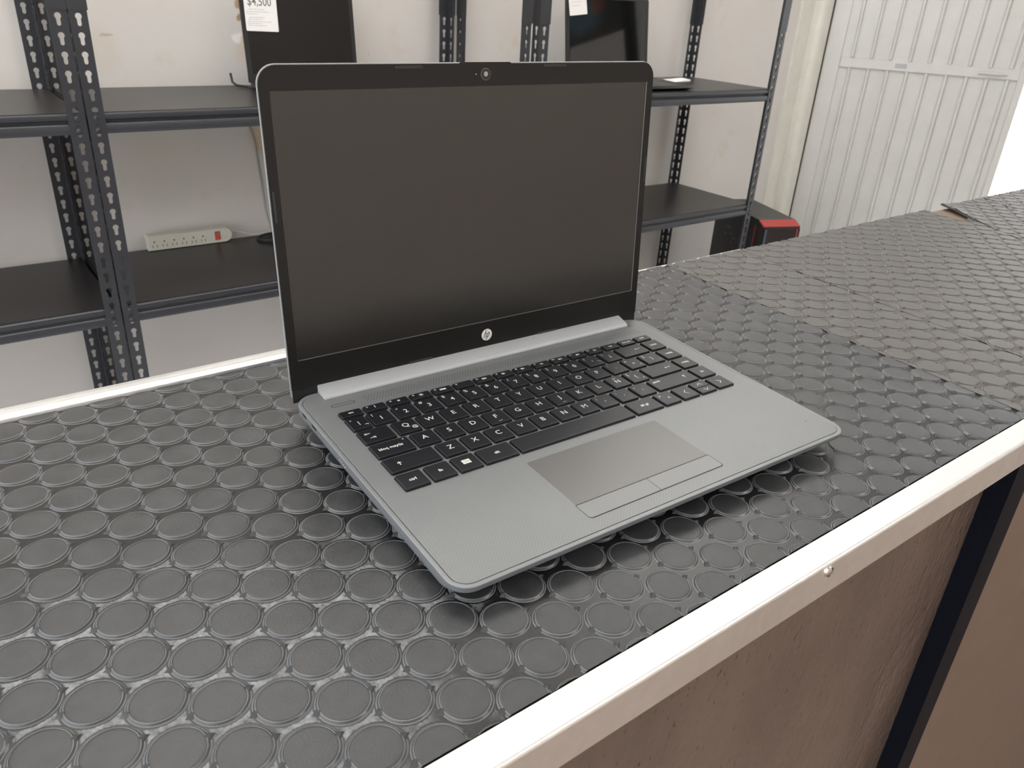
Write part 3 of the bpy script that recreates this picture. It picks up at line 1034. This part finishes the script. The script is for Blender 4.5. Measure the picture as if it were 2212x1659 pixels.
# hinge gap under the bezel
MB().box(1.0 * MM, (W - 1.0) * MM, -9.4 * MM, 0, -1.0 * MM, -.55 * MM).build('hinge_recess', M['black'], lid)
def bumper(x0, y0, x1, y1, z=.75):
    return plate('rubber_bumper', x0, y0, x1, y1, min(x1 - x0, y1 - y0) * .45, -.1, z, 'rubber', lid, .3)
bumper(91.4, 208.0, 112.1, 210.0); bumper(211.9, 208.2, 233.0, 210.2)
bumper(91.9, .7, 112.4, 2.4); bumper(212.0, .6, 232.6, 2.2)
bumper(2.2, 117.4, 3.7, 137.2, .5); bumper(320.4, 117.6, 321.9, 137.5, .5)
def disc(name, x, y, r, z, m, ry=None, seg=28):
    return MB().lathe([(r * MM, (z - .15) * MM), (r * MM, (z - .02) * MM), (r * .96 * MM, z * MM)], seg, (x * MM, y * MM, 0)).build(name, M[m], lid, 30)
disc('webcam_ring', 162, 204.1, 4.1, .10, 'lensring')
disc('webcam_glass', 162, 204.1, 3.7, .14, 'lens')
disc('webcam_lens', 162, 204.2, 1.7, .20, 'pupil')
disc('status_light', 153.9, 204.2, .42, .06, 'logo', seg=10)
disc('microphone_hole', 192.7, 204.4, .42, .05, 'black', seg=10)
disc('microphone_hole', 131.0, 204.4, .0 + .40, .05, 'black', seg=10)
# round badge
disc('badge', 162.2, 10.3, 4.85, .16, 'logo', seg=40)
bd = MB()
def para(x0, x1, y0, y1, sl=.34):
    return [(x0 + y0 * sl, y0, 0), (x1 + y0 * sl, y0, 0), (x1 + y1 * sl, y1, 0), (x0 + y1 * sl, y1, 0)]
def badd(pl):
    bd.add([((162.2 + a) * MM, (10.3 + c) * MM, .19 * MM) for a, c, _ in pl], [(0, 1, 2, 3)])
badd(para(-2.35, -1.75, -2.3, 4.3)); badd(para(-.95, -.35, -2.3, 1.3)); badd(para(-1.9, -.55, 1.15, 1.75))
badd(para(.45, 1.05, -4.3, 1.75)); badd(para(1.85, 2.45, -1.5, 1.3)); badd(para(.7, 2.15, 1.15, 1.75)); badd(para(.7, 2.05, -2.2, -1.6))
bd.build('badge_letters', M['black'], lid)
# silver hinge cover: wedge bar from the deck up to the bezel
hc = MB()
def bar_prof(x):
    return [(x, y * MM, z * MM) for y, z in ((212.2, -.05), (211.9, .5), (212.1, 1.6), (212.9, 2.5), (214.2, 3.1), (224.6, 5.9), (226.2, 5.6), (226.2, -1), (213, -1))]
hc.loft([bar_prof(19.3 * MM), bar_prof(302.6 * MM)])
hc.build('hinge_cover', M['bar'], lap, 40)
plate('hinge_notch', 302.9, 210.8, 307.2, 224.0, (.2, .2, .2, .2), -.05, .02, 'pad', ch=.02)

# ================================================================== STEEL RACKS
PITCH, FLW = .0381, .0360
Y0R, Y1R = 1.775, 2.232
def keyhole():
    rb, rs = .0066, .0041
    pts = []
    for k in range(13):
        a = math.radians(-52 + (284) * k / 12)
        pts.append((rb * math.cos(a), .0035 + rb * math.sin(a)))
    for k in range(7):
        a = math.radians(180 + 180 * k / 6)
        pts.append((rs * math.cos(a), -.0118 + rs * math.sin(a)))
    return pts
KHOLE = keyhole()
cellv = [(-FLW / 2, -PITCH / 2), (FLW / 2, -PITCH / 2), (FLW / 2, PITCH / 2), (-FLW / 2, PITCH / 2)]
_p = [Vector((*q, 0)) for q in cellv] + [Vector((*q, 0)) for q in KHOLE]
CELLT = [tuple(t) for t in tessellate_polygon([_p[:4], _p[4:]])]
CELLP = [(q.x, q.y) for q in _p]
_up = {}
def upright_mesh(sx, sy):
    """L angle: corner at the origin, one flange along sx*x, one along sy*y"""
    if (sx, sy) in _up:
        return _up[(sx, sy)]
    mb = MB()
    zc = FLOOR_Z + PITCH / 2
    t = .0018
    nc = 50
    for k in range(nc):
        z = k * PITCH + PITCH / 2
        for which in (0, 1):
            for s in (0, 1):
                vs = []
                for a, c in CELLP:
                    u = a + FLW / 2
                    vs.append((sx * u, sy * t * s, z + c) if which == 0 else (sx * t * s, sy * u, z + c))
                mb.add(vs, CELLT)
            nb = len(KHOLE)
            hv = []
            for s in (0, 1):
                for a, c in KHOLE:
                    u = a + FLW / 2
                    hv.append((sx * u, sy * t * s, z + c) if which == 0 else (sx * t * s, sy * u, z + c))
            mb.add(hv, [(i, (i + 1) % nb, nb + (i + 1) % nb, nb + i) for i in range(nb)])
    zt = nc * PITCH
    mb.add([(sx * FLW, 0, 0), (sx * FLW, sy * t, 0), (sx * FLW, sy * t, zt), (sx * FLW, 0, zt), (0, sy * FLW, 0), (sx * t, sy * FLW, 0), (sx * t, sy * FLW, zt), (0, sy * FLW, zt)],
           [(0, 1, 2, 3), (4, 5, 6, 7)])
    me = bpy.data.meshes.new('upright')
    me.from_pydata(mb.v, [], mb.f)
    me.materials.append(M['rack'])
    me.update()
    _up[(sx, sy)] = me
    return me
def sleeve_mesh(sx, sy):
    mb = MB()
    w_ = FLW + .0022
    e = .0014
    a = [(-sx * e, -sy * e), (sx * w_, -sy * e), (sx * w_, -sy * .0004), (-sx * .0004, -sy * .0004), (-sx * .0004, sy * w_), (-sx * e, sy * w_)]
    mb.prism(a, 0, .15)
    return mb
BEAM = [(.014, 0), (.004, 0), (.0008, -.0025), (0, -.006), (.0005, -.013), (.006, -.0165), (.0065, -.019), (.0005, -.0245), (-.0012, -.030), (-.0010, -.039), (.002, -.0445), (.012, -.0455), (.014, -.04)]
def rack(xl, xr, label):
    t = empty('steel_rack', ((xl + xr) / 2, (Y0R + Y1R) / 2, FLOOR_Z))
    tag(t, label, 'shelf rack', 'black slotted steel racks')
    ox, oy = (xl + xr) / 2, (Y0R + Y1R) / 2
    for (x, sx) in ((xl, 1), (xr, -1)):
        for (y, sy) in ((Y0R, 1), (Y1R, -1)):
            u = link('upright', upright_mesh(sx, sy), t, (x - ox, y - oy, 0))
            s = sleeve_mesh(sx, sy).build('splice_sleeve', M['rack'], u, None, (0, 0, .198 - FLOOR_Z))
    for zt in (-.012, -.472):
        zz = zt - FLOOR_Z
        hw = (xr - xl) / 2
        hd = (Y1R - Y0R) / 2
        MB().extrude_x([(y - hd + .0022, z + zz) for y, z in BEAM], -hw + .004, hw - .004).build('front_beam', M['rack'], t, 25)
        MB().extrude_x([(-(y - hd + .0022), z + zz) for y, z in BEAM], -hw + .004, hw - .004).build('rear_beam', M['rack'], t, 25)
        for s in (-1, 1):
            MB().box(s * (hw - .002), s * (hw - .014), -hd + .02, hd - .02, zz - .045, zz - .004).build('side_beam', M['rack'], t)
        MB().box(-hw + .006, hw - .006, -hd + .012, hd - .012, zz - .012, zz + .0012).build('shelf_board', M['shelf'], t)
        for s in (-1, 1):
            for dz in (-.009, -.036):
                MB().lathe([(.0052, 0), (.0052, .0012), (.0035, .0024), (.0001, .0028)], 12).build('rivet', M['rack'], t, 40, (s * (hw - .018), -hd, zz + dz), (math.radians(90), 0, 0))
    return t
rack(-1.07, .174, 'black slotted steel rack at the far left, cut by the picture edge')
rack(.1775, 1.419, 'black slotted steel rack carrying the power strip and the tagged laptop')
rack(1.453, 2.671, 'black slotted steel rack nearest the ribbed door, carrying the glossy laptop')

# ================================================================== THINGS ON THE RACKS
ZU, ZL = -.0108, -.4708
def other_laptop(name, x, y, yaw, wd, dpth, lidh, lean, label, screen, bez=(.012, .02, .018)):
    t = empty(name, (x, y, ZU), yaw)
    tag(t, label, 'laptop')
    th = .019
    mb = MB()
    mb.loft([[(a, c, .002) for a, c in rrect(-wd / 2 + .012, -dpth + .02, wd / 2 - .012, 0, .01, 4)],
             [(a, c, .010) for a, c in rrect(-wd / 2, -dpth, wd / 2, 0, .014, 4)],
             [(a, c, th) for a, c in rrect(-wd / 2 + .001, -dpth + .001, wd / 2 - .001, 0, .014, 4)]])
    mb.build('base', M['lapblack'], t, 30)
    kb = MB().box(-wd / 2 + .03, wd / 2 - .03, -dpth * .5, -dpth * .12, th - .001, th + .001)
    kb.build('keyboard', M['skirt'], t)
    MB().box(-.05, .05, -dpth * .92, -dpth * .6, th - .001, th + .0004).build('touchpad', M['case_top'], t)
    for sx in (-1, 1):
        for yy in (-dpth + .03, -.03):
            MB().lathe([(.007, 0), (.007, .003), (.004, .003)], 10, (sx * (wd / 2 - .03), yy, 0)).build('rubber_foot', M['foot'], t)
    lm = Matrix.Translation((0, -.004, th)) @ Matrix.Rotation(math.radians(90 - lean), 4, 'X')
    sh_ = MB()
    sh_.loft([[(a, c, 0) for a, c in rrect(-wd / 2, 0, wd / 2, lidh, (.004, .004, .008, .008), 4)], [(a, c, -.006) for a, c in rrect(-wd / 2, 0, wd / 2, lidh, (.004, .004, .008, .008), 4)]])
    ld = sh_.build('lid', M['lapblack'], t, 30)
    ld.matrix_local = lm
    MB().box(-wd / 2 + bez[0], wd / 2 - bez[0], bez[1], lidh - bez[2], 0, .0006).build('screen', M[screen], ld)
    return t, lm
tA, mA = other_laptop('laptop', .842, 2.115, 0.02, .346, .235, .245, 6, 'black laptop with a dark matt screen and a large price tag on the upper shelf', 'lapscreen', (.013, .022, .011))
tB, mB = other_laptop('laptop', 2.035, 2.075, -.02, .408, .265, .275, 8, 'wide black laptop with a glossy reflecting screen on the upper shelf by the door', 'glossscreen', (.017, .055, .008))
lg = MB()
vs, fs = text_mesh('ASUS', .013, .0004)
lg.add([(a + .0, c + .040, .0003) for a, c, _ in vs], fs)
lbl = lg.build('brand_letters', M['paper'], [c for c in tB.children if c.name.startswith('lid')][0])

def price_tag(name, parent_m, root, u, v, wd, ht, rot, label, price, lines):
    t = empty(name)
    bpy.context.view_layer.update()
    t.matrix_world = root.matrix_world @ parent_m @ Matrix.Translation((u, v, .0022)) @ Matrix.Rotation(rot, 4, 'Z')
    tag(t, label, 'price tag')
    MB().prism(rrect(0, 0, wd, ht, .003, 3), -.0006, .0006).build('card', M['paper'], t)
    if price:
        vs, fs = text_mesh(price, .031, .0003)
        MB().add([(a * .82 + wd * .47, c + .0745, .0009) for a, c, _ in vs], fs).build('price_print', M['inkdark'], t)
    mb = MB()
    for (x0, x1, yy) in lines:
        # rows of tiny word-length marks
        x = x0
        while x < x1:
            l = random.uniform(.004, .012)
            mb.box(x, min(x + l, x1), yy, yy + .0016, .0006, .0008)
            x += l + .0014
    o = mb.build('small_print', M['ink'], t)
    o['kind'] = 'stuff'
    return t
price_tag('price_tag', mA, tA, -.163, .136, .094, .125, -.02, 'white price tag reading $4,500 on the matt-screen laptop', '$4,500',
          [(.012, .058, .055), (.004, .070, .049), (.004, .036, .043), (.012, .056, .0345), (.008, .050, .0295), (.006, .075, .0237), (.006, .048, .0187), (.006, .060, .0137)])
price_tag('price_tag', mB, tB, -.188, .208, .082, .11, .10, 'white card tag tilted on the glossy-screen laptop', None,
          [(.010, .050, .075), (.010, .066, .066), (.010, .060, .058), (.010, .040, .050), (.010, .055, .042), (.010, .050, .030)])
t = MB()
t.loft([[(x, y, .0005) for x, y in ((0, 0), (.10, .01), (.12, .075), (.03, .085))], [(x, y, .0012 + .006 * (x > .08)) for x, y in ((0, 0), (.10, .01), (.12, .075), (.03, .085))]])
o = t.build('paper_note', M['paper'], None, None, (2.20, 1.885, ZU + .0205))
tag(o, 'white paper slip lying on the keyboard of the glossy-screen laptop', 'paper')

# power strip standing on the lower shelf against the wall
ps = empty('power_strip', (.350, 2.226, ZL), 0)
tag(ps, 'cream power strip with six outlets and a red switch on the lower shelf', 'power strip')
Ls, Hs, Ds = .252, .046, .030
prof = rrect(0, 0, Ls, Hs, (.003, Hs * .49, Hs * .49, .003), 7)
mb = MB()
mb.loft([[(x, 0, z) for x, z in prof], [(x, -Ds + .004, z) for x, z in prof], [(x * .985 + .002, -Ds, z * .92 + .002) for x, z in prof]])
mb.build('housing', M['strip'], ps, 35)
for k in range(6):
    x = .019 + .0285 * k
    g = MB()
    g.box(x - .0065, x - .0045, -Ds - .0006, -Ds + .001, .010, .018)
    g.box(x + .0055, x + .0075, -Ds - .0006, -Ds + .001, .010, .018)
    g.loft([[(x + .0028 * math.cos(a), yy, .027 + .0028 * math.sin(a)) for a in [j * math.pi / 5 for j in range(10)]] for yy in (-Ds + .001, -Ds - .0006)])
    g.build('outlet', M['stripslot'], ps)
MB().box(.198, .214, -Ds - .001, -Ds + .002, .010, .037).build('switch_frame', M['stripslot'], ps)
mb = MB()
mb.loft([[(.200, -Ds, .013), (.212, -Ds, .013), (.212, -Ds, .033), (.200, -Ds, .033)], [(.2005, -Ds - .006, .014), (.2115, -Ds - .006, .014), (.2115, -Ds - .002, .032), (.2005, -Ds - .002, .032)]])
mb.build('switch', M['red'], ps)
MB().lathe([(.008, 0), (.008, .001), (.006, .0014)], 16).build('breaker', M['strip'], ps, 40, (.231, -Ds, .024), (math.radians(90), 0, 0))
MB().tube([(Ls - .01, -.012, .026), (Ls + .01, -.010, .027), (Ls + .035, -.008, .018), (Ls + .065, -.004, .006), (Ls + .10, -.004, .0045), (Ls + .18, -.006, .0045)], .0038).build('cord', M['tan_cable'], ps, 60)

cl = MB()
pts = []
for k in range(46):
    a = k / 45 * 2 * math.pi * 1.7
    pts.append((.095 * math.cos(a + 2.4) + .004 * k / 45, .045 * math.sin(a + 2.4), .0042 + .005 * (k / 45)))
cl.tube(pts, .0036, 8)
o = cl.build('cable', M['cable'], None, 60, (.765, 2.165, ZL))
tag(o, 'loosely coiled black cable on the lower shelf beside the power strip', 'cable')
cw = MB().tube([(.700, YW - .012, -.056), (.702, YW - .008, -.09), (.708, YW - .006, -.13), (.722, YW - .006, -.18), (.732, YW - .006, -.30), (.735, YW - .02, -.40), (.74, YW - .04, -.46)], .0032)
o = cw.build('cable', M['greycable'], None, 60)
tag(o, 'thin grey cable hanging down the wall below the upper shelf', 'cable')
pl = MB()
pl.tube([(.648, 2.20, ZU + .036), (.650, 2.195, ZU + .012), (.655, 2.175, ZU + .005), (.668, 2.14, ZU + .005), (.680, 2.10, ZU + .004)], .0035)
o = pl.build('cable', M['cable'], None, 60)
tag(o, 'short black charger lead beside the tagged laptop on the upper shelf', 'cable')

# ================================================================== PC TOWER BY THE RACK
pt = empty('computer_tower', (2.749, 1.782, FLOOR_Z), math.radians(-22))
tag(pt, 'black computer tower with a red front edge standing on the floor beside the rack', 'computer')
TW, TD, THt = .178, .37, -.55 - FLOOR_Z
MB().box(0, TW, 0, TD, .012, THt - .002).build('case', M['case'], pt)
MB().box(.001, TW - .001, .0, TD, THt - .002, THt).build('top_panel', M['case_top'], pt)
mb = MB()
mb.loft([[(x, y, z) for y, z in ((0, .012), (-.052, .012), (-.052, THt - .03), (-.045, THt - .018), (0, THt - .002))] for x in (.002, TW - .002)])
mb.build('front_panel', M['case_front'], pt)
mb = MB()
mb.loft([[(0, 0, THt), (TW, 0, THt), (TW, 0, THt - .006), (0, 0, THt - .006)], [(0, -.046, THt - .018), (TW, -.046, THt - .018), (TW, -.046, THt - .024), (0, -.046, THt - .024)]])
mb.build('red_trim', M['case_red'], pt)
MB().box(TW - .018, TW - .012, -.0535, -.05, .03, THt - .03).build('red_line', M['case_red'], pt)
MB().box(.004, .012, -.0545, -.05, .03, THt - .03).build('edge_strip', M['case_blue'], pt)
MB().box(-.0012, 0, .02, .024, .03, THt - .03).build('side_seam', M['case_red'], pt)
g = MB()
for (a, c, s) in ((.22, THt - .10, .03), (.20, THt - .125, .012), (.25, THt - .135, .014), (.17, THt - .14, .016), (.19, THt - .165, .01)):
    g.box(-.0014, 0, a, a + s, c, c + .008)
o = g.build('side_print', M['gold'], pt)
for (a, c) in ((.01, .02), (TW - .03, .02), (.01, TD - .04), (TW - .03, TD - .04)):
    MB().box(a, a + .02, c, c + .02, 0, .012).build('case_foot', M['foot'], pt)

# ================================================================== POSTER AND POST ON THE SIDE WALL (seen in the glossy screen)
STAINS = []
mt = mat('dark_poster_print', (.02, .026, .022), .5)
n, b = nt(mt)
co = coords(n)
sep = n.nodes.new('ShaderNodeSeparateXYZ')
n.links.new(co, sep.inputs[0])
base = (.022, .030, .024)
wv = math_n(n, 'MULTIPLY', math_n(n, 'SUBTRACT', noise(n, co, 6., 4.0), .5), .25)
first = True
for (py, pz, ry, rz, cc, am) in ((-.62, .20, .42, .26, (.16, .30, .42), .9), (-.62, .03, .55, .10, (.10, .075, .065), .85), (-.34, .28, .10, .10, (.42, .36, .24), .8), (-.27, .30, .09, .12, (.42, .12, .05), .85)):
    dy = math_n(n, 'DIVIDE', math_n(n, 'ADD', math_n(n, 'SUBTRACT', sep.outputs[1], py), wv), ry)
    dz = math_n(n, 'DIVIDE', math_n(n, 'ADD', math_n(n, 'SUBTRACT', sep.outputs[2], pz), wv), rz)
    d = math_n(n, 'SQRT', math_n(n, 'ADD', math_n(n, 'MULTIPLY', dy, dy), math_n(n, 'MULTIPLY', dz, dz)))
    base = mixc(n, mrange(n, d, .5, 1.1, am, 0, True), base, cc)
n.links.new(base, b.inputs['Base Color'])
mb = MB()
prof = rrect(-1.0, 0, 0, .60, .07, 6)
mb.loft([[(0, y, z) for y, z in prof], [(-.012, y, z) for y, z in prof]])
o = mb.build('poster', mt, None, None, (4.695, -.68, .835))
tag(o, 'dark picture poster with rounded corners on the side wall, mirrored in the glossy laptop screen', 'poster')
o = MB().box(-.05, 0, 0, .10, 0, CEIL_Z - FLOOR_Z).build('trim_2', M['post'], None, None, (4.70, -.66, FLOOR_Z))
struct(o, 'dark painted steel post on the side wall beside the poster', 'trim')
